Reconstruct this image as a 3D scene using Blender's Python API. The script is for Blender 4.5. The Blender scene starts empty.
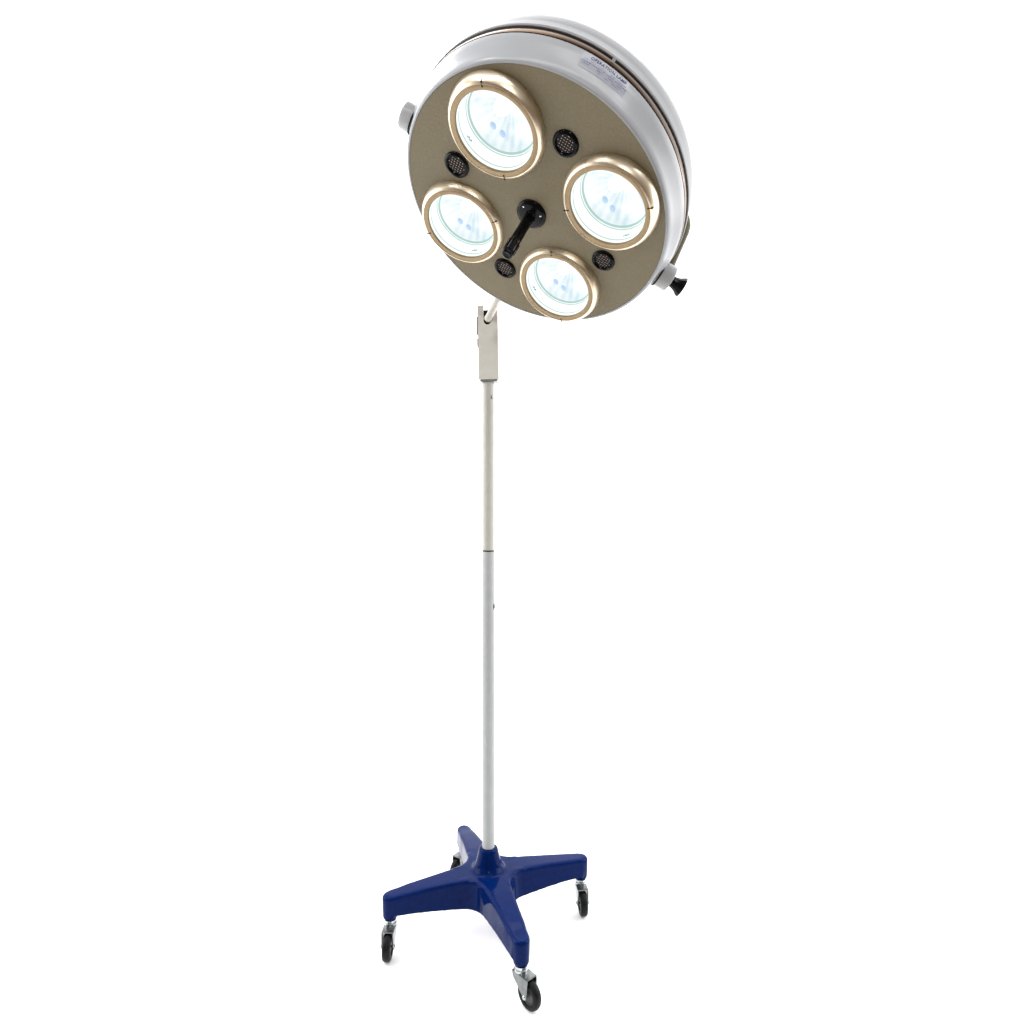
import bpy, bmesh, math, random
from mathutils import Vector, Matrix
random.seed(4)
S = bpy.context.scene
PI = math.pi

# ------------------------------------------------------------------ camera
CAMZ = 1.212
cd = bpy.data.cameras.new('camera'); cam = bpy.data.objects.new('camera', cd)
S.collection.objects.link(cam); S.camera = cam
cam.location = (0, 0, CAMZ); cam.rotation_euler = (PI/2, 0, 0)
cd.sensor_width = 36; cd.lens = 620/1024*36; cd.clip_start = .02; cd.clip_end = 200
S.view_settings.view_transform = 'Standard'; S.view_settings.look = 'None'
S.view_settings.exposure = .2; S.view_settings.gamma = 1

# ------------------------------------------------------------------ world: white studio sweep behind, dim warm room on the photographer's side
W = bpy.data.worlds.new('World'); S.world = W; W.use_nodes = True
nt = W.node_tree; N = nt.nodes; L = nt.links
bg = N['Background']
tc = N.new('ShaderNodeTexCoord')
sx = N.new('ShaderNodeSeparateXYZ'); L.new(tc.outputs['Generated'], sx.inputs[0])
# back factor: rises from the photographer's side to the backdrop side
mr = N.new('ShaderNodeMapRange'); mr.interpolation_type = 'SMOOTHSTEP'
mr.inputs['From Min'].default_value = -.25; mr.inputs['From Max'].default_value = .25
L.new(sx.outputs['Y'], mr.inputs['Value'])
nz = N.new('ShaderNodeTexNoise'); nz.inputs['Scale'].default_value = 2.2; nz.inputs['Detail'].default_value = 3
L.new(tc.outputs['Generated'], nz.inputs['Vector'])
rp = N.new('ShaderNodeValToRGB')
rp.color_ramp.elements[0].position = .38; rp.color_ramp.elements[0].color = (.05, .035, .02, 1)
rp.color_ramp.elements[1].position = .62; rp.color_ramp.elements[1].color = (.42, .40, .38, 1)
L.new(nz.outputs['Fac'], rp.inputs['Fac'])
mz = N.new('ShaderNodeMapRange'); mz.interpolation_type = 'SMOOTHSTEP'      # floor of the room is darker and brown
mz.inputs['From Min'].default_value = -.35; mz.inputs['From Max'].default_value = .1
L.new(sx.outputs['Z'], mz.inputs['Value'])
m0 = N.new('ShaderNodeMix'); m0.data_type = 'RGBA'
L.new(mz.outputs[0], m0.inputs['Factor']); m0.inputs['A'].default_value = (.16, .115, .07, 1); L.new(rp.outputs[0], m0.inputs['B'])
m1 = N.new('ShaderNodeMix'); m1.data_type = 'RGBA'
L.new(mr.outputs[0], m1.inputs['Factor']); L.new(m0.outputs['Result'], m1.inputs['A']); m1.inputs['B'].default_value = (2.05, 2.05, 2.05, 1)
L.new(m1.outputs['Result'], bg.inputs['Color']); bg.inputs['Strength'].default_value = 1.0

# ------------------------------------------------------------------ studio lamps; overhead and floor softboxes added to whiten the floor
def area(name, loc, target, size, power, col=(1, 1, 1), sy=None):
    d = bpy.data.lights.new(name, 'AREA'); d.energy = power; d.size = size; d.color = col
    if sy: d.shape = 'RECTANGLE'; d.size_y = sy
    o = bpy.data.objects.new(name, d); S.collection.objects.link(o); o.location = loc
    o.rotation_euler = (Vector(target)-Vector(loc)).to_track_quat('-Z', 'Y').to_euler()
    return o
area('overhead_softbox', (0.2, 3.6, 4.4), (0, 2.2, 0), 3.0, 65)
area('floor_softbox', (-3.2, 1.5, 2.0), (-.1, 1.8, 0), 2.4, 75)
area('floor_softbox', (3.2, 1.7, 2.0), (0, 1.9, 0), 2.4, 75)
area('front_softbox', (.15, -1.0, 2.0), (-.05, 1.6, 1.1), .06, 11)
area('rim_softbox', (-1.1, 1.9, 3.3), (0, 1.4, 1.95), .5, 9)
area('ceiling_tube', (-.1, .2, 2.75), (-.1, 1.7, .2), 2.2, 13, sy=.03)
area('key_softbox', (-1.5, .2, 3.6), (0, 1.5, 1.5), .25, 10, (1, .98, .95))
area('fill_softbox', (1.7, -.5, 3.0), (0, 1.5, 1.2), .25, 8, (.93, .96, 1))

# ------------------------------------------------------------------ materials
def mat(name, col, rough=.5, metal=0, spec=.5, coat=0, emit=None, es=0, nscale=0, namt=0, bump=0, bscale=300):
    m = bpy.data.materials.new(name); m.use_nodes = True
    t = m.node_tree; n = t.nodes; l = t.links; b = n['Principled BSDF']
    b.inputs['Base Color'].default_value = (*col, 1); b.inputs['Roughness'].default_value = rough
    b.inputs['Metallic'].default_value = metal; b.inputs['Specular IOR Level'].default_value = spec
    b.inputs['Coat Weight'].default_value = coat; b.inputs['Coat Roughness'].default_value = .05
    if emit: b.inputs['Emission Color'].default_value = (*emit, 1); b.inputs['Emission Strength'].default_value = es
    c = n.new('ShaderNodeTexCoord')
    if namt:
        x = n.new('ShaderNodeTexNoise'); x.inputs['Scale'].default_value = nscale; x.inputs['Detail'].default_value = 4
        l.new(c.outputs['Object'], x.inputs['Vector'])
        r = n.new('ShaderNodeMapRange'); r.inputs['From Min'].default_value = .3; r.inputs['From Max'].default_value = .7
        r.inputs['To Min'].default_value = 1-namt; r.inputs['To Max'].default_value = 1+namt
        l.new(x.outputs['Fac'], r.inputs['Value'])
        v = n.new('ShaderNodeVectorMath'); v.operation = 'SCALE'; v.inputs[0].default_value = col
        l.new(r.outputs[0], v.inputs['Scale']); l.new(v.outputs[0], b.inputs['Base Color'])
    if bump:
        x = n.new('ShaderNodeTexNoise'); x.inputs['Scale'].default_value = bscale; x.inputs['Detail'].default_value = 3
        l.new(c.outputs['Object'], x.inputs['Vector'])
        q = n.new('ShaderNodeBump'); q.inputs['Strength'].default_value = bump; q.inputs['Distance'].default_value = .002
        l.new(x.outputs['Fac'], q.inputs['Height']); l.new(q.outputs[0], b.inputs['Normal'])
    return m
M = {}
M['floor'] = mat('white_floor', (.96, .96, .96), .9, spec=.1, nscale=3, namt=.01)
M['face'] = mat('shaded_grey_face', (.146, .121, .070), .5, spec=.3, nscale=260, namt=.08, bump=.25, bscale=500)  # grey paint; shade and warm floor bounce put into the base colour
M['grey'] = mat('pale_grey_enamel', (.315, .325, .345), .28, spec=.3, nscale=14, namt=.03, bump=.03, bscale=200)
M['cover'] = mat('back_cover_enamel', (.225, .23, .24), .35, spec=.2, nscale=14, namt=.03)
M['boss'] = mat('grey_boss_enamel', (.33, .335, .345), .3, spec=.3, nscale=30, namt=.05)
M['band'] = mat('chrome_band_reflection_tint', (.11, .06, .03), .10, metal=1, nscale=6, namt=.5)  # chrome strip; dark brown, broken reflections painted into its colour
M['yoke'] = mat('olive_yoke_paint', (.07, .065, .03), .3, nscale=20, namt=.08)
M['chrome'] = mat('chrome', (.45, .47, .48), .15, metal=1, nscale=60, namt=.15)
M['darkzinc'] = mat('zinc_plate', (.20, .21, .21), .28, metal=1, nscale=60, namt=.2)
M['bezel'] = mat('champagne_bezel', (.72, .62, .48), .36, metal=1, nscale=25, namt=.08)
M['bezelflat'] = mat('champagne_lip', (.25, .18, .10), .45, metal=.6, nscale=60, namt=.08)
M['black'] = mat('black_plastic', (.003, .003, .004), .2, spec=.1)
M['gloss'] = mat('black_gloss', (.004, .004, .005), .08, spec=1.0)
M['hole'] = mat('dark_gap', (.01, .01, .01), .8, spec=.1)
M['grille'] = mat('grille_metal', (.30, .22, .18), .25, metal=1)
M['cream'] = mat('cream_enamel', (.64, .625, .575), .4, spec=.15, nscale=40, namt=.03)
M['poletop'] = mat('pole_enamel_warm_light', (.455, .45, .415), .4, spec=.1, nscale=40, namt=.04)  # warmer light on the upper tube put into the enamel colour
M['polelow'] = mat('pole_enamel_cool_light', (.375, .388, .392), .4, spec=.1, nscale=40, namt=.04)  # cooler light lower down painted in as a bluer grey
M['blue'] = mat('blue_enamel', (.0008, .009, .066), .08, spec=.5, nscale=90, namt=.15, bump=.03, bscale=260)
M['rubber'] = mat('black_rubber', (.005, .005, .006), .4, spec=.12, nscale=80, namt=.3)
M['hub'] = mat('wheel_hub', (.05, .05, .05), .4)
M['ink'] = mat('label_ink', (.02, .02, .08), .6)
M['inkpale'] = mat('label_ink_pale', (.14, .16, .28), .6)
M['label'] = mat('label_film', (.31, .322, .37), .3, spec=.4)
M['clearfil'] = mat('bulb_contact_blue', (.05, .1, .2), .3, emit=(.50, .65, .82), es=.78)  # pale blue of the two bulb contacts
M['bulb'] = mat('lit_bulb_glass', (.8, .8, .8), .3, emit=(1, 1, 1), es=1.6)
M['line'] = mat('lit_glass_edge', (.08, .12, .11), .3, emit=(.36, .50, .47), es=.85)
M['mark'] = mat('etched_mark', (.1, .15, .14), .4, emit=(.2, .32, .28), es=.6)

def litmat(name, base, ring):
    m = bpy.data.materials.new(name); m.use_nodes = True
    t = m.node_tree; n = t.nodes; l = t.links; b = n['Principled BSDF']
    b.inputs['Base Color'].default_value = (.1, .1, .1, 1); b.inputs['Roughness'].default_value = .2; b.inputs['Specular IOR Level'].default_value = .2
    # moulded flutes running out from the lens axis
    c = n.new('ShaderNodeTexCoord'); gr = n.new('ShaderNodeTexGradient'); gr.gradient_type = 'RADIAL'
    l.new(c.outputs['Object'], gr.inputs['Vector'])
    mu = n.new('ShaderNodeMath'); mu.operation = 'MULTIPLY'; mu.inputs[1].default_value = 2*PI*22; l.new(gr.outputs['Fac'], mu.inputs[0])
    si = n.new('ShaderNodeMath'); si.operation = 'SINE'; l.new(mu.outputs[0], si.inputs[0])
    x = n.new('ShaderNodeMath'); x.operation = 'MULTIPLY_ADD'; x.inputs[1].default_value = .05; x.inputs[2].default_value = .52; l.new(si.outputs[0], x.inputs[0])
    y = n.new('ShaderNodeTexNoise'); y.inputs['Scale'].default_value = 26; y.inputs['Detail'].default_value = 3
    l.new(c.outputs['Object'], y.inputs['Vector'])
    a = n.new('ShaderNodeMath'); a.operation = 'MULTIPLY'; l.new(x.outputs[0], a.inputs[0]); l.new(y.outputs['Fac'], a.inputs[1])
    r = n.new('ShaderNodeValToRGB'); r.color_ramp.elements[0].position = .20; r.color_ramp.elements[0].color = (*base, 1)
    r.color_ramp.elements[1].position = .38; r.color_ramp.elements[1].color = (*ring, 1)
    l.new(a.outputs[0], r.inputs['Fac']); l.new(r.outputs[0], b.inputs['Emission Color']); b.inputs['Emission Strength'].default_value = .88
    return m
M['bowl'] = litmat('lit_reflector', (.95, .99, 1.0), (.60, .75, .81))
M['cup'] = litmat('lit_glass_cup', (.98, 1.03, 1.01), (.80, .93, .88))

# ------------------------------------------------------------------ mesh helpers
def obj(name, bm, m, parent=None, smooth=True, angle=40):
    me = bpy.data.meshes.new(name); bmesh.ops.recalc_face_normals(bm, faces=bm.faces)
    if smooth:
        for f in bm.faces: f.smooth = True
        for e in bm.edges:
            if len(e.link_faces) == 2 and e.calc_face_angle(0) > math.radians(angle): e.smooth = False
    bm.to_mesh(me); bm.free(); me.materials.append(m)
    o = bpy.data.objects.new(name, me); S.collection.objects.link(o)
    if parent: o.parent = parent
    return o
def lathe(prof, T=Matrix(), seg=64, bm=None, close=False):
    """profile [(r,z)] round local z, then transformed by T"""
    bm = bm or bmesh.new(); rings = []
    for r, z in prof:
        if r < 1e-6: rings.append([bm.verts.new(T @ Vector((0, 0, z)))])
        else: rings.append([bm.verts.new(T @ Vector((r*math.cos(2*PI*i/seg), r*math.sin(2*PI*i/seg), z))) for i in range(seg)])
    pairs = list(zip(rings, rings[1:]))
    if close: pairs.append((rings[-1], rings[0]))
    for a, b in pairs:
        for i in range(seg):
            j = (i+1) % seg
            if len(a) == 1 and len(b) == 1: break
            if len(a) == 1: bm.faces.new((a[0], b[i], b[j]))
            elif len(b) == 1: bm.faces.new((a[i], a[j], b[0]))
            else: bm.faces.new((a[i], a[j], b[j], b[i]))
    return bm
def axis(p, d, up=(0, 0, 1)):
    """matrix placing local z along d at p"""
    z = Vector(d).normalized(); x = Vector(up).cross(z)
    if x.length < 1e-4: x = Vector((1, 0, 0)).cross(z)
    x.normalize(); y = z.cross(x)
    m = Matrix((x, y, z)).transposed().to_4x4(); m.translation = Vector(p); return m
def rod(p, q, r, bm=None, seg=24):
    d = Vector(q)-Vector(p); h = d.length
    return lathe([(0, 0), (r*.9, 0), (r, r*.1), (r, h-r*.1), (r*.9, h), (0, h)], axis(p, d), seg, bm)
def box(x0, x1, y0, y1, z0, z1, T=Matrix(), bm=None, bev=.0015):
    b2 = bmesh.new(); bmesh.ops.create_cube(b2, size=1)
    for v in b2.verts: v.co = Vector((x0+(v.co.x+.5)*(x1-x0), y0+(v.co.y+.5)*(y1-y0), z0+(v.co.z+.5)*(z1-z0)))
    if bev: bmesh.ops.bevel(b2, geom=b2.edges[:], offset=bev, segments=2, affect='EDGES')
    for v in b2.verts: v.co = T @ v.co
    if bm is None: return b2
    me = bpy.data.meshes.new('t'); b2.to_mesh(me); b2.free(); bm.from_mesh(me); bpy.data.meshes.remove(me); return bm
def sweep(pts, w, t, nrm, bm=None):
    """flat strap of width w (along nrm) and thickness t along pts"""
    bm = bm or bmesh.new(); rings = []
    for i, p in enumerate(pts):
        a = pts[max(i-1, 0)]; b = pts[min(i+1, len(pts)-1)]
        d = (b-a).normalized(); s = nrm.normalized(); o = d.cross(s).normalized()
        rings.append([bm.verts.new(p+s*u*w/2+o*v*t/2) for u, v in ((-1, -.6), (-.9, -1), (.9, -1), (1, -.6), (1, .6), (.9, 1), (-.9, 1), (-1, .6))])
    for a, b in zip(rings, rings[1:]):
        for i in range(8): bm.faces.new((a[i], a[(i+1) % 8], b[(i+1) % 8], b[i]))
    bm.faces.new(rings[0]); bm.faces.new(rings[-1]); return bm

# ------------------------------------------------------------------ floor (white studio floor the lamp stands on)
bm = bmesh.new(); X = 4.5
prof = [(.95, 0), (2.5, 0), (4.2, 0)]
rows = [[bm.verts.new((x, y, z)) for x in (-X, 0, X)] for y, z in prof]
for a, b in zip(rows, rows[1:]):
    for i in range(2): bm.faces.new((a[i], a[i+1], b[i+1], b[i]))
fl = obj('floor', bm, M['floor']); fl['kind'] = 'structure'

# ------------------------------------------------------------------ the lamp
PX, PY = -.0685, 1.80
lamp = bpy.data.objects.new('operating_lamp', None); S.collection.objects.link(lamp)
lamp['label'] = 'tall operating lamp with four lit spotlights in round head, grey pole, blue wheeled base'
lamp['category'] = 'operating lamp'
P = Vector((PX, PY, 0))

# --- base casting: four arms, hub
TH = math.radians(19)
dirs = [Vector((-math.cos(TH), -math.sin(TH), 0)), Vector((math.sin(TH), -math.cos(TH), 0)),
        Vector((math.cos(TH), math.sin(TH), 0)), Vector((-math.sin(TH), math.cos(TH), 0))]
RAD = [.282, .28, .294, .284]
bm = bmesh.new()
ZB = .097
for d, R in zip(dirs, RAD):
    s = Vector((-d.y, d.x, 0)); rings = []
    #       dist, half top width, half bottom width, z top, z bottom
    st = [(-.01, .046, .050, .180, .100), (.04, .045, .049, .180, .100), (.075, .041, .046, .179, .101), (.12, .036, .040, .177, .103),
          (.18, .030, .034, .172, .107), (.23, .027, .030, .167, .109), (R-.022, .0235, .027, .163, .109), (R, .0225, .025, .161, .109)]
    for r, wt, wb, zt, zb in st:
        rings.append([bm.verts.new(P+d*r+s*wt+Vector((0, 0, zt-.004))), bm.verts.new(P+d*r+s*wt*.8+Vector((0, 0, zt))),
                      bm.verts.new(P+d*r-s*wt*.8+Vector((0, 0, zt))), bm.verts.new(P+d*r-s*wt+Vector((0, 0, zt-.004))),
                      bm.verts.new(P+d*r-s*wb+Vector((0, 0, zb))), bm.verts.new(P+d*r+s*wb+Vector((0, 0, zb)))])
    for a, b in zip(rings, rings[1:]):
        for i in range(6): bm.faces.new((a[i], a[(i+1) % 6], b[(i+1) % 6], b[i]))
    bm.faces.new(rings[0]); bm.faces.new(rings[-1])
    lathe([(0, ZB), (.0205, ZB), (.0215, .12), (.0225, .155), (.016, .1605), (0, .1615)], Matrix.Translation(P+d*R), 24, bm)
    # fillets between neighbouring arms
    e = s
    a0 = []
    K = 7
    for z, f in ((.101, .004), (.176, 0), (.1795, -.004)):
        row = [bm.verts.new(P+Vector((0, 0, z)))]
        for k in range(K+1):
            # concave quarter arc centred on the bisector
            t = k/K*PI/2; rr = .062; c = .038+f+rr
            row.append(bm.verts.new(P+Vector((0, 0, z))+d*(c-rr*math.sin(t))+e*(c-rr*math.cos(t))))
        a0.append(row)
    for lo, hi in zip(a0, a0[1:]):
        for k in range(K+2):
            j = (k+1) % (K+2); bm.faces.new((lo[k], lo[j], hi[j], hi[k]))
    bm.faces.new(a0[0]); bm.faces.new(a0[-1])
lathe([(0, .105), (.066, .105), (.060, .174), (.046, .183), (.0385, .195), (.034, .210), (.0300, .226), (.0275, .238), (.024, .241), (0, .241)], Matrix.Translation(P), 48, bm)
bmesh.ops.recalc_face_normals(bm, faces=bm.faces)
M['blue'].node_tree.nodes['Principled BSDF'].inputs['IOR'].default_value = 1.14
base = obj('base', bm, M['blue'], lamp)
rm = base.modifiers.new('remesh', 'REMESH'); rm.mode = 'VOXEL'; rm.voxel_size = .0018; rm.use_smooth_shade = True
sm = base.modifiers.new('smooth', 'SMOOTH'); sm.factor = .5; sm.iterations = 40
# moulded ridge on the front arm top and hub collar set-screw
def sphere(c, r, bm=None, sc=(1, 1, 1), seg=20):
    pr = [(0, -r)]+[(r*math.cos(a), r*math.sin(a)) for a in [PI*(k/10-.5) for k in range(1, 10)]]+[(0, r)]
    T = Matrix.Translation(c) @ Matrix.Diagonal((*sc, 1)); return lathe(pr, T, seg, bm)

# --- casters
alpha = [Vector((-.02, -1, 0)), Vector((.66, -.75, 0)), Vector((.10, -1, 0)), Vector((-.55, -.83, 0))]
def caster_meshes():
    """local frame: stem at origin going up, trail along -Y; z=0 is the ground"""
    c = bmesh.new()
    lathe([(0, ZB+.004), (.0125, ZB+.004), (.0125, .0945), (.0165, .0935), (.0165, .088), (.014, .086), (.0175, .0845), (.0175, .0795), (0, .0795)], bm=c, seg=32)
    f = bmesh.new()
    # fork: top plate and two tapering cheeks
    box(-.0165, .0165, -.038, .016, .0762, .0794, bm=f, bev=.0008)
    for sx in (-1, 1):
        xo, xi = sx*.0167, sx*.0145
        pts = [(.016, .0782), (-.038, .0782), (-.0395, .072), (-.038, .038), (-.034, .0295), (-.027, .0295), (-.021, .035), (.013, .066)]
        A = [f.verts.new((xo, y, z)) for y, z in pts]; B = [f.verts.new((xi, y, z)) for y, z in pts]
        f.faces.new(A); f.faces.new(B)
        for i in range(8): j = (i+1) % 8; f.faces.new((A[i], A[j], B[j], B[i]))
    ax = bmesh.new()
    T = axis((-.0205, -.0300, .0365), (1, 0, 0))
    lathe([(0, 0), (.0045, 0), (.0055, .0015), (.0055, .0035), (.0035, .0036), (.0035, .0374), (.0055, .0375), (.0055, .0395), (.0045, .041), (0, .041)], T, 20, ax)
    w = bmesh.new()
    T = axis((-.0115, -.0300, .0365), (1, 0, 0))
    lathe([(.022, .001), (.026, 0), (.032, .0015), (.0350, .005), (.0364, .0115), (.0350, .018), (.032, .0215), (.026, .023), (.022, .022)], T, 40, w, close=True)
    h = bmesh.new()
    lathe([(0, .003), (.007, .003), (.009, .005), (.021, .006), (.0225, .003), (.0225, .020), (.021, .017), (.009, .018), (.007, .020), (0, .020)], T, 32, h)
    return c, f, ax, w, h
cs = None
for i, (d, R, t) in enumerate(zip(dirs, RAD, alpha)):
    if cs is None:
        c, f, ax, w, h = caster_meshes()
        root = obj('caster', c, M['chrome'], lamp)
        kids = [obj('fork', f, M['darkzinc'], root, angle=25), obj('axle_bolt', ax, M['chrome'], root), obj('wheel', w, M['rubber'], root), obj('wheel_hub', h, M['hub'], root)]
        cs = (root, kids)
    else:
        root = cs[0].copy(); S.collection.objects.link(root); root.parent = lamp
        for k in cs[1]:
            kk = k.copy(); S.collection.objects.link(kk); kk.parent = root
    root.location = P+d*R
    root.rotation_euler = (0, 0, math.atan2(t.x, -t.y))

# --- pole
ZJ = 1.099; ZS = 1.543
obj('lower_pole', lathe([(0, .232), (.0178, .232), (.0178, ZJ-.004), (.0165, ZJ-.001), (0, ZJ-.001)], Matrix.Translation(P), 48), M['polelow'], lamp)
obj('pole_joint', lathe([(.012, ZJ-.002), (.0168, ZJ-.002), (.0168, ZJ+.002), (.012, ZJ+.002)], Matrix.Translation(P), 48), M['hole'], lamp)
obj('upper_pole', lathe([(0, ZJ+.001), (.0158, ZJ+.001), (.0168, ZJ+.004), (.0168, 1.604), (0, 1.604)], Matrix.Translation(P), 48), M['poletop'], lamp)
for name, z, mm, R in (('pole_slot', .939, 'hole', .0178), ('pole_screw', ZS, 'darkzinc', .0168)):
    a = math.radians(-22 if name == 'pole_slot' else -48); d = Vector((math.cos(a), math.sin(a), 0))
    T = axis(P+d*(R-.004)+Vector((0, 0, z)), d) @ Matrix.Diagonal((.9, 2.1 if name == 'pole_slot' else 1.2, 1, 1))
    obj(name, lathe([(0, 0), (.0042, 0), (.0042, .0048), (.003, .0056), (0, .0056)], T, 20), M[mm], lamp)

# --- clamp block with slotted top
cz0, cz1 = 1.592, 1.804
TC = Matrix.Translation((PX+.0015, PY, 0)) @ Matrix.Rotation(math.radians(3), 4, 'Z') @ Matrix.Rotation(math.radians(-.9), 4, 'Y')
# T rotates about the origin, so compensate the lean for height
TC = Matrix.Translation((PX+.003, PY, cz0)) @ Matrix.Rotation(math.radians(-3), 4, 'Z') @ Matrix.Rotation(math.radians(-1.0), 4, 'Y') @ Matrix.Translation((0, 0, -cz0))
hw = .0285; sl, sr = -.0115, .0100; zs = 1.760
b = bmesh.new()
def plate(b, x0, x1, y0, y1, z0, z1): box(x0, x1, y0, y1, z0, z1, TC, b, .0012)
# front wall outline with a round-bottomed slot, extruded through the block
def slotted(yf, yb, b):
    arc = [(( sl+sr)/2+(sr-sl)/2*math.cos(a), zs+(sr-sl)/2*math.sin(a)) for a in [-PI*k/10 for k in range(11)]]
    out = [(-hw, cz0+.001), (hw, cz0+.001), (hw, cz1), (sr, cz1)] + arc + [(sl, cz1), (-hw, cz1)]
    F = [b.verts.new(TC @ Vector((x, yf, z))) for x, z in out]; B = [b.verts.new(TC @ Vector((x, yb, z))) for x, z in out]
    b.faces.new(F); b.faces.new(B)
    for i in range(len(out)): j = (i+1) % len(out); b.faces.new((F[i], F[j], B[j], B[i]))
slotted(-.024, -.021, b)
plate(b, -hw, -hw+.003, -.0208, .024, cz0+.001, cz1)
plate(b, hw-.003, hw, -.0208, .024, cz0+.001, cz1)
plate(b, -hw+.0032, hw-.0032, -.0208, .0, cz0+.001, 1.737)
clamp = obj('clamp_block', b, M['cream'], lamp, angle=30)
b = bmesh.new(); plate(b, -hw+.0032, hw-.0032, .004, .0215, 1.739, cz1-.004)
obj('slot_liner', b, M['hole'], clamp)
b = bmesh.new(); plate(b, -hw+.004, hw-.004, -.020, .020, cz0-.005, cz0+.0005)
obj('clamp_gasket', b, M['darkzinc'], clamp)
b = bmesh.new(); plate(b, -hw-.005, -hw-.0003, -.012, .012, 1.725, 1.777)
obj('hinge_plate', b, M['darkzinc'], clamp)
b = bmesh.new(); plate(b, -hw-.004, -hw-.0003, -.012, .012, 1.692, 1.714)
obj('hinge_tab', b, M['hole'], clamp)

# ------------------------------------------------------------------ head frame (u, w in the face, n out of the face)
u = Vector((-.3821222, -.74781606, .5429123)); w = Vector((.83484208, -.53127082, -.14418749)); n = Vector((-.39625917, -.3981488, -.82731868))
O = Vector((.04520599, 1.35, CAMZ+.65367663))
F = Matrix((u, n.cross(u), n)).transposed().to_4x4(); F.translation = O
def HP(a, b, h): return O+u*a+w*b+n*h
ang = math.radians
housing = obj('head_housing', lathe([(.2945, .004), (.2952, .0068), (.2985, .0068), (.3012, .004), (.3040, -.006), (.3075, -.020), (.3135, -.032), (.3178, -.045), (.3178, -.0465), (.300, -.0475)], F, 160), M['grey'], lamp, angle=50)
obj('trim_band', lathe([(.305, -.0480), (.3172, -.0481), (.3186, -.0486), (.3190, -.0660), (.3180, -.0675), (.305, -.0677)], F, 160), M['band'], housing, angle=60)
obj('seam_gap', lathe([(.290, -.044), (.3095, -.044), (.3095, -.070), (.290, -.070)], F, 128), M['hole'], housing)
back = obj('back_cover', lathe([(.300, -.0683), (.3198, -.0683), (.3208, -.0700), (.3208, -.0740), (.3190, -.0785), (.3165, -.081), (.3160, -.098), (.3140, -.117), (.3100, -.132), (.298, -.143), (.289, -.162), (.277, -.180), (.255, -.200), (.22, -.220), (.16, -.240), (.08, -.250), (0, -.252)], F, 160), M['cover'], lamp, angle=50)
bm = bmesh.new(); es = []
def loop(cx, cy, r, k, z0=.006):
    vs = [bm.verts.new(F @ Vector((cx+r*math.cos(2*PI*i/k), cy+r*math.sin(2*PI*i/k), z0))) for i in range(k)]
    es.extend(bm.edges.new((vs[i], vs[(i+1) % k])) for i in range(k)); return vs
outer = loop(0, 0, .2944, 160)
for a in (0, 90, 180, 270): loop(.1845*math.cos(math.radians(a)), .1845*math.sin(math.radians(a)), .092, 72)
bmesh.ops.triangle_fill(bm, use_beauty=True, edges=es, normal=n)
obj('face_plate', bm, M['face'], lamp)
# clasp across the trim band
def at_r(phi, r, h): return HP(r*math.cos(phi), r*math.sin(phi), h)
def sector(name, p0, p1, prof, m, parent, steps=10):
    """strip following the rim between two angles; prof = [(r,h)] closed"""
    bm = bmesh.new(); rows = []
    for k in range(steps+1):
        a = p0+(p1-p0)*k/steps; rows.append([bm.verts.new(at_r(a, r, h)) for r, h in prof])
    q = len(prof)
    for a, b in zip(rows, rows[1:]):
        for i in range(q): bm.faces.new((a[i], a[(i+1) % q], b[(i+1) % q], b[i]))
    bm.faces.new(rows[0]); bm.faces.new(rows[-1]); return obj(name, bm, m, parent)
CLA = 46.3
sector('clasp', ang(CLA-.55), ang(CLA+.55), [(.3182, -.050), (.3215, -.052), (.3215, -.0660), (.3182, -.0660)], M['chrome'], housing, 3)

# --- label with writing wrapped on the rim side
RP = [(.004, .3012), (-.006, .3040), (-.020, .3075), (-.032, .3135), (-.045, .3178)]
def rim_r(h):
    for (h0, r0), (h1, r1) in zip(RP, RP[1:]):
        if h1 <= h <= h0: return r0+(r1-r0)*(h0-h)/(h0-h1)
    return .3178
LA0, LA1 = ang(37), ang(54.6)     # angles of the label's left and right end
LH0, LH1 = -.0435, -.019
def wrapped(name, m, parent, bm, lift):
    """bm holds flat xy: x 0..1 along the label, y 0..1 upwards"""
    for v in bm.verts:
        a = LA0+(LA1-LA0)*v.co.x; h = LH1+(LH0-LH1)*v.co.y
        v.co = at_r(a, rim_r(h)+lift, h)
    return obj(name, bm, m, parent, smooth=False)
g = bmesh.new(); bmesh.ops.create_grid(g, x_segments=16, y_segments=8, size=.5)
for v in g.verts: v.co = Vector((v.co.x+.5, v.co.y+.5, 0))
plate_o = wrapped('label_plate', M['label'], lamp, g, .0005)
def text_bm(s, x0, x1, y0, y1):
    c = bpy.data.curves.new('t', 'FONT'); c.body = s; c.resolution_u = 2; c.offset = .02; c.space_character = 1.12
    o = bpy.data.objects.new('t', c); S.collection.objects.link(o)
    dg = bpy.context.evaluated_depsgraph_get(); me = bpy.data.meshes.new_from_object(o.evaluated_get(dg))
    b = bmesh.new(); b.from_mesh(me); bpy.data.objects.remove(o); bpy.data.meshes.remove(me)
    xs = [v.co.x for v in b.verts]; ys = [v.co.y for v in b.verts]
    for v in b.verts:
        v.co = Vector((x0+(v.co.x-min(xs))/(max(xs)-min(xs))*(x1-x0), y0+(v.co.y-min(ys))/(max(ys)-min(ys))*(y1-y0), 0))
    return b
wrapped('label_title', M['ink'], plate_o, text_bm('OPERATION LAMP', .17, .93, .70, .93), .0009)
b = bmesh.new()
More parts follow.
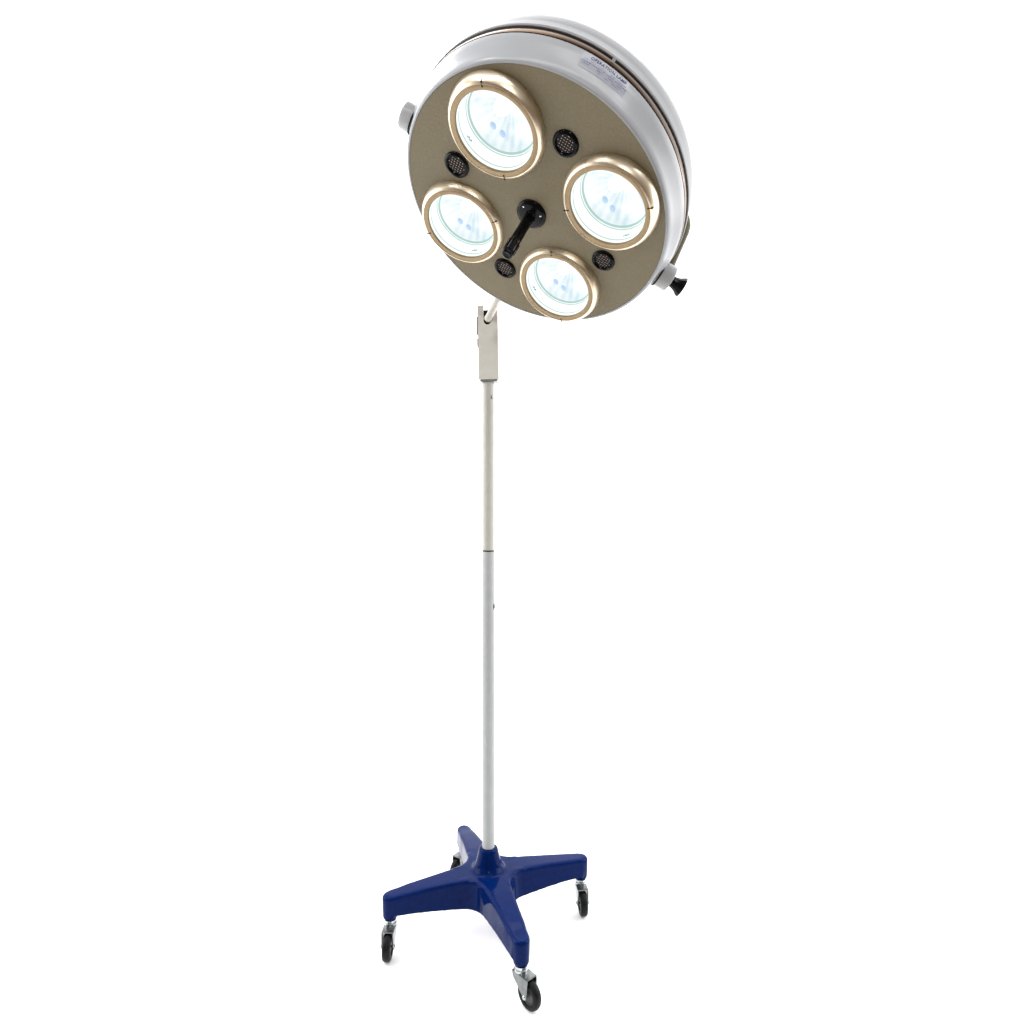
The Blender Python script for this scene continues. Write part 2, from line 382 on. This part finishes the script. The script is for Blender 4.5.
for row, (y, segs) in enumerate([(.55, ((.05, .14), (.17, .30), (.33, .50), (.62, .72), (.76, .96))), (.41, ((.04, .22), (.25, .44), (.47, .50), (.56, .70), (.74, .99))),
                                 (.27, ((.05, .2), (.36, .47), (.60, .74), (.8, .9))), (.13, ((.40, .44), (.55, .62), (.7, .86)))]):
    for s0, s1 in segs:
        x = s0
        while x < s1:
            l_ = random.uniform(.012, .03); hh = random.uniform(.04, .075)
            vs = [b.verts.new(q) for q in ((x, y, 0), (min(x+l_, s1), y, 0), (min(x+l_, s1), y+hh, 0), (x, y+hh, 0))]
            b.faces.new(vs); x += l_+random.uniform(.008, .018)
wrapped('label_fine_print', M['inkpale'], plate_o, b, .0009)

# --- four spotlights
r_o = .0811
def spotlight_frame(phi):
    rad = u*math.cos(phi)+w*math.sin(phi); tan = n.cross(rad); t = .0695
    nn = n*math.cos(t)-rad*math.sin(t); r2 = rad*math.cos(t)+n*math.sin(t)
    T = Matrix((r2, tan, nn)).transposed().to_4x4(); T.translation = O+rad*.1849+n*.0248
    return T
# spotlights are built once in a local frame (z = out of the lens, z 0 = lens opening), then copied
I = Matrix()
proto = None
def build_spot():
    ring = obj('spotlight', lathe([(.1030, -.026), (.1025, -.016), (.1010, -.010), (.0975, -.002), (.0945, .0012), (.0925, .0018), (.0920, .0012)], I, 96), M['bezel'], lamp, angle=60)
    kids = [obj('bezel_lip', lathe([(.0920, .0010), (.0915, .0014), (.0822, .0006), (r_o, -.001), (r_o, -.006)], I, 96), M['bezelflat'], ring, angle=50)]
    kids.append(obj('glass_cup', lathe([(.0808, -.004), (.0800, -.012), (.0795, -.030), (.0775, -.042), (.0745, -.046)], I, 96), M['cup'], ring))
    b = bmesh.new()
    for rr, z in ((.0797, -.012), (.0765, -.041)):
        lathe([(rr+.0004, z-.0007), (rr-.0007, z-.0009), (rr-.0008, z+.0006), (rr+.0002, z+.0008)], I, 96, b, close=True)
    lathe([(.0738, -.0430), (.0712, -.0424), (.0705, -.0462), (.0738, -.0462)], I, 96, b, close=True)
    kids.append(obj('glass_edge', b, M['line'], ring))
    kids.append(obj('reflector', lathe([(.0750, -.0462), (.070, -.052), (.062, -.062), (.050, -.074), (.036, -.083), (.02, -.088), (0, -.090)], I, 64), M['bowl'], ring))
    kids.append(obj('bulb', sphere((0.010, .006, -.066), .016, sc=(1, 1, .9)), M['bulb'], ring))
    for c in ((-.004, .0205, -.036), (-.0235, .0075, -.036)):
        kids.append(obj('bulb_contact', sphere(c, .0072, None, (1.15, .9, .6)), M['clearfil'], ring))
    if True:
        a = ang(95); b = bmesh.new()
        for k in range(4):
            a2 = a+k*.045; rr = .0785
            T = Matrix.Translation((rr*math.cos(a2), rr*math.sin(a2), -.022-.002*(k % 2))) @ Matrix.Rotation(a2, 4, 'Z')
            box(-.0005, .0005, -.0018, .0018, -.0012-.0008*(k % 2), .0006, T, b, 0)
        kids.append(obj('glass_marking', b, M['mark'], ring, smooth=False))
    for a in (ang(-13), ang(167)):
        b = bmesh.new(); T = Matrix.Translation((.0885*math.cos(a), .0885*math.sin(a), .0008))
        lathe([(0, .0012), (.0012, .0012), (.0018, 0), (.0018, -.002)], T, 12, b)
        T = Matrix.Rotation(a, 4, 'Z'); box(.0880, .0985, -.0004, .0004, -.004, .0022, T, b, 0)
        kids.append(obj('bezel_screw', b, M['hole'], ring))
    return ring, kids
ring, kids = build_spot()
for i, a in enumerate((0, 90, -90, 180)):
    if i == 0: r = ring
    else:
        r = ring.copy(); S.collection.objects.link(r); r.parent = lamp
        for k in kids:
            kk = k.copy(); S.collection.objects.link(kk); kk.parent = r
    # the in-plane turn keeps the bulb detail the same way up in the photo
    for kk in r.children:                                   # screws and glass marking sit differently round each lens
        if kk.name.startswith('bezel_screw'): kk.rotation_euler = (0, 0, ang((0, 105, 100, -4)[i]))
        if kk.name.startswith('glass_marking'): kk.rotation_euler = (0, 0, ang((0, 95, 70, -6)[i]))
    T = spotlight_frame(ang(a)) @ Matrix.Rotation(ang(a), 4, 'Z') @ Matrix.Rotation(ang((0, -5, 3, 6)[i]), 4, 'Z')
    r.matrix_world = T

# --- four vents
vk = None
for i, a in enumerate((45, -45, -135, 135)):
    sc = (1.0, .93, .92, .98)[i]
    T = F @ Matrix.Rotation(ang(a), 4, 'Z') @ Matrix.Translation((.1859, 0, .006)) @ Matrix.Diagonal((sc, sc, 1, 1))
    if vk is None:
        v = obj('vent', lathe([(0.0, .0012), (.0195, .0012), (.0205, .0035), (.0225, .0055), (.0255, .0050), (.0282, .0025), (.0288, -.001)], I, 48), M['black'], lamp)
        b = bmesh.new(); st = .0060
        for ix in range(-4, 5):
            for iy in range(-4, 5):
                x = ix*st; y = iy*st
                if math.hypot(x, y) < .0188:
                    lathe([(.0013, .0013), (.0013, .0020), (.0007, .0024), (0, .0024)], Matrix.Translation((x, y, 0)), 8, b)
        gk = obj('grille', b, M['grille'], v); vk = (v, gk)
    else:
        v = vk[0].copy(); S.collection.objects.link(v); v.parent = lamp
        gk = vk[1].copy(); S.collection.objects.link(gk); gk.parent = v
    v.matrix_world = T

# --- handle
TH_ = F.copy()
hd = obj('handle', lathe([(0, .006), (.0125, .006), (.0118, .02), (.0112, .06), (.0118, .100), (.0122, .136), (.0112, .141), (.0085, .1425), (.006, .141), (0, .141)], TH_, 40), M['black'], lamp)
obj('handle_flange', lathe([(.0335, .005), (.0335, .0095), (.032, .0115), (.024, .0135), (.014, .0155), (.0119, .021)], TH_, 64), M['black'], hd)
for k in range(12):
    T = TH_ @ Matrix.Rotation(2*PI*k/12+.2, 4, 'Z')
    obj('handle_rib', box(.0112, .0136, -.0016, .0016, .100, .134, T, None, .0007), M['gloss'], hd)
for k in range(3):
    a = 2*PI*k/3+.35; T = TH_ @ Matrix.Translation((.0235*math.cos(a), .0235*math.sin(a), .0125))
    obj('flange_screw', lathe([(.0022, -.001), (.0022, .001), (.0014, .0018), (0, .0019)], T, 16), M['chrome'], hd)

# --- pivot bosses, yoke, knob, arm
BA = ang(-47); HB = -.045
for name, a in (('pivot_boss', BA), ('pivot_boss', BA+PI)):
    d = u*math.cos(a)+w*math.sin(a); R1 = .339 if a == BA else .343
    p = O+d*.302+n*HB
    T = axis(p, d, n)
    L_ = R1-.302
    o = obj(name, lathe([(0, 0), (.0285, 0), (.0285, L_-.004), (.0268, L_-.001), (.0255, L_), (.0205, L_+.0003), (.0195, L_-.002), (0, L_-.002)], T, 48), M['boss'], lamp)
    obj('boss_gap', lathe([(.0292, .008), (.0302, .008), (.0302, .0115), (.0292, .0115)], T, 48, close=True), M['hole'], o)
    if a != BA:
        k = obj('lock_knob', lathe([(0, L_-.002), (.0125, L_-.002), (.0125, L_+.004), (.0135, L_+.010), (.016, L_+.017), (.0205, L_+.024), (.0225, L_+.0275), (.0215, L_+.031), (.012, L_+.0335), (0, L_+.034)], axis(p+n*.003, d, n), 12), M['black'], lamp, angle=20)
d1 = u*math.cos(BA)+w*math.sin(BA); sn = n.cross(d1)
pts = []
RY = .325
for k in range(0, 5): pts.append(O+d1*RY+n*(-.060-.030*k))
for k in range(1, 24):
    t = k/24*PI; pts.append(O+d1*(RY*math.cos(t))+n*(-.180-.125*math.sin(t)**.8))
for k in range(4, -1, -1): pts.append(O-d1*RY+n*(-.060-.030*k))
pts = [p_+d1*(-.016 if (p_-O).dot(d1) > .15 else 0) for p_ in pts]   # the far cheek hugs the housing
yoke = obj('yoke', sweep(pts, .038, .018, sn), M['yoke'], lamp, angle=30)
yc = O+n*(-.302)
pv = Vector((PX+.0005, PY-.020, 1.768))
b = rod(pv, yc, .0105); obj('support_arm', b, M['cream'], lamp)
obj('arm_socket', lathe([(0, -.030), (.019, -.030), (.021, -.026), (.021, .010), (.019, .014), (0, .014)], axis(O+n*(-.318), n), 32), M['grey'], lamp)
obj('arm_pivot', sphere(pv, .0118), M['cream'], lamp)

S.render.resolution_x = 1024; S.render.resolution_y = 1024
S.render.engine = 'CYCLES'
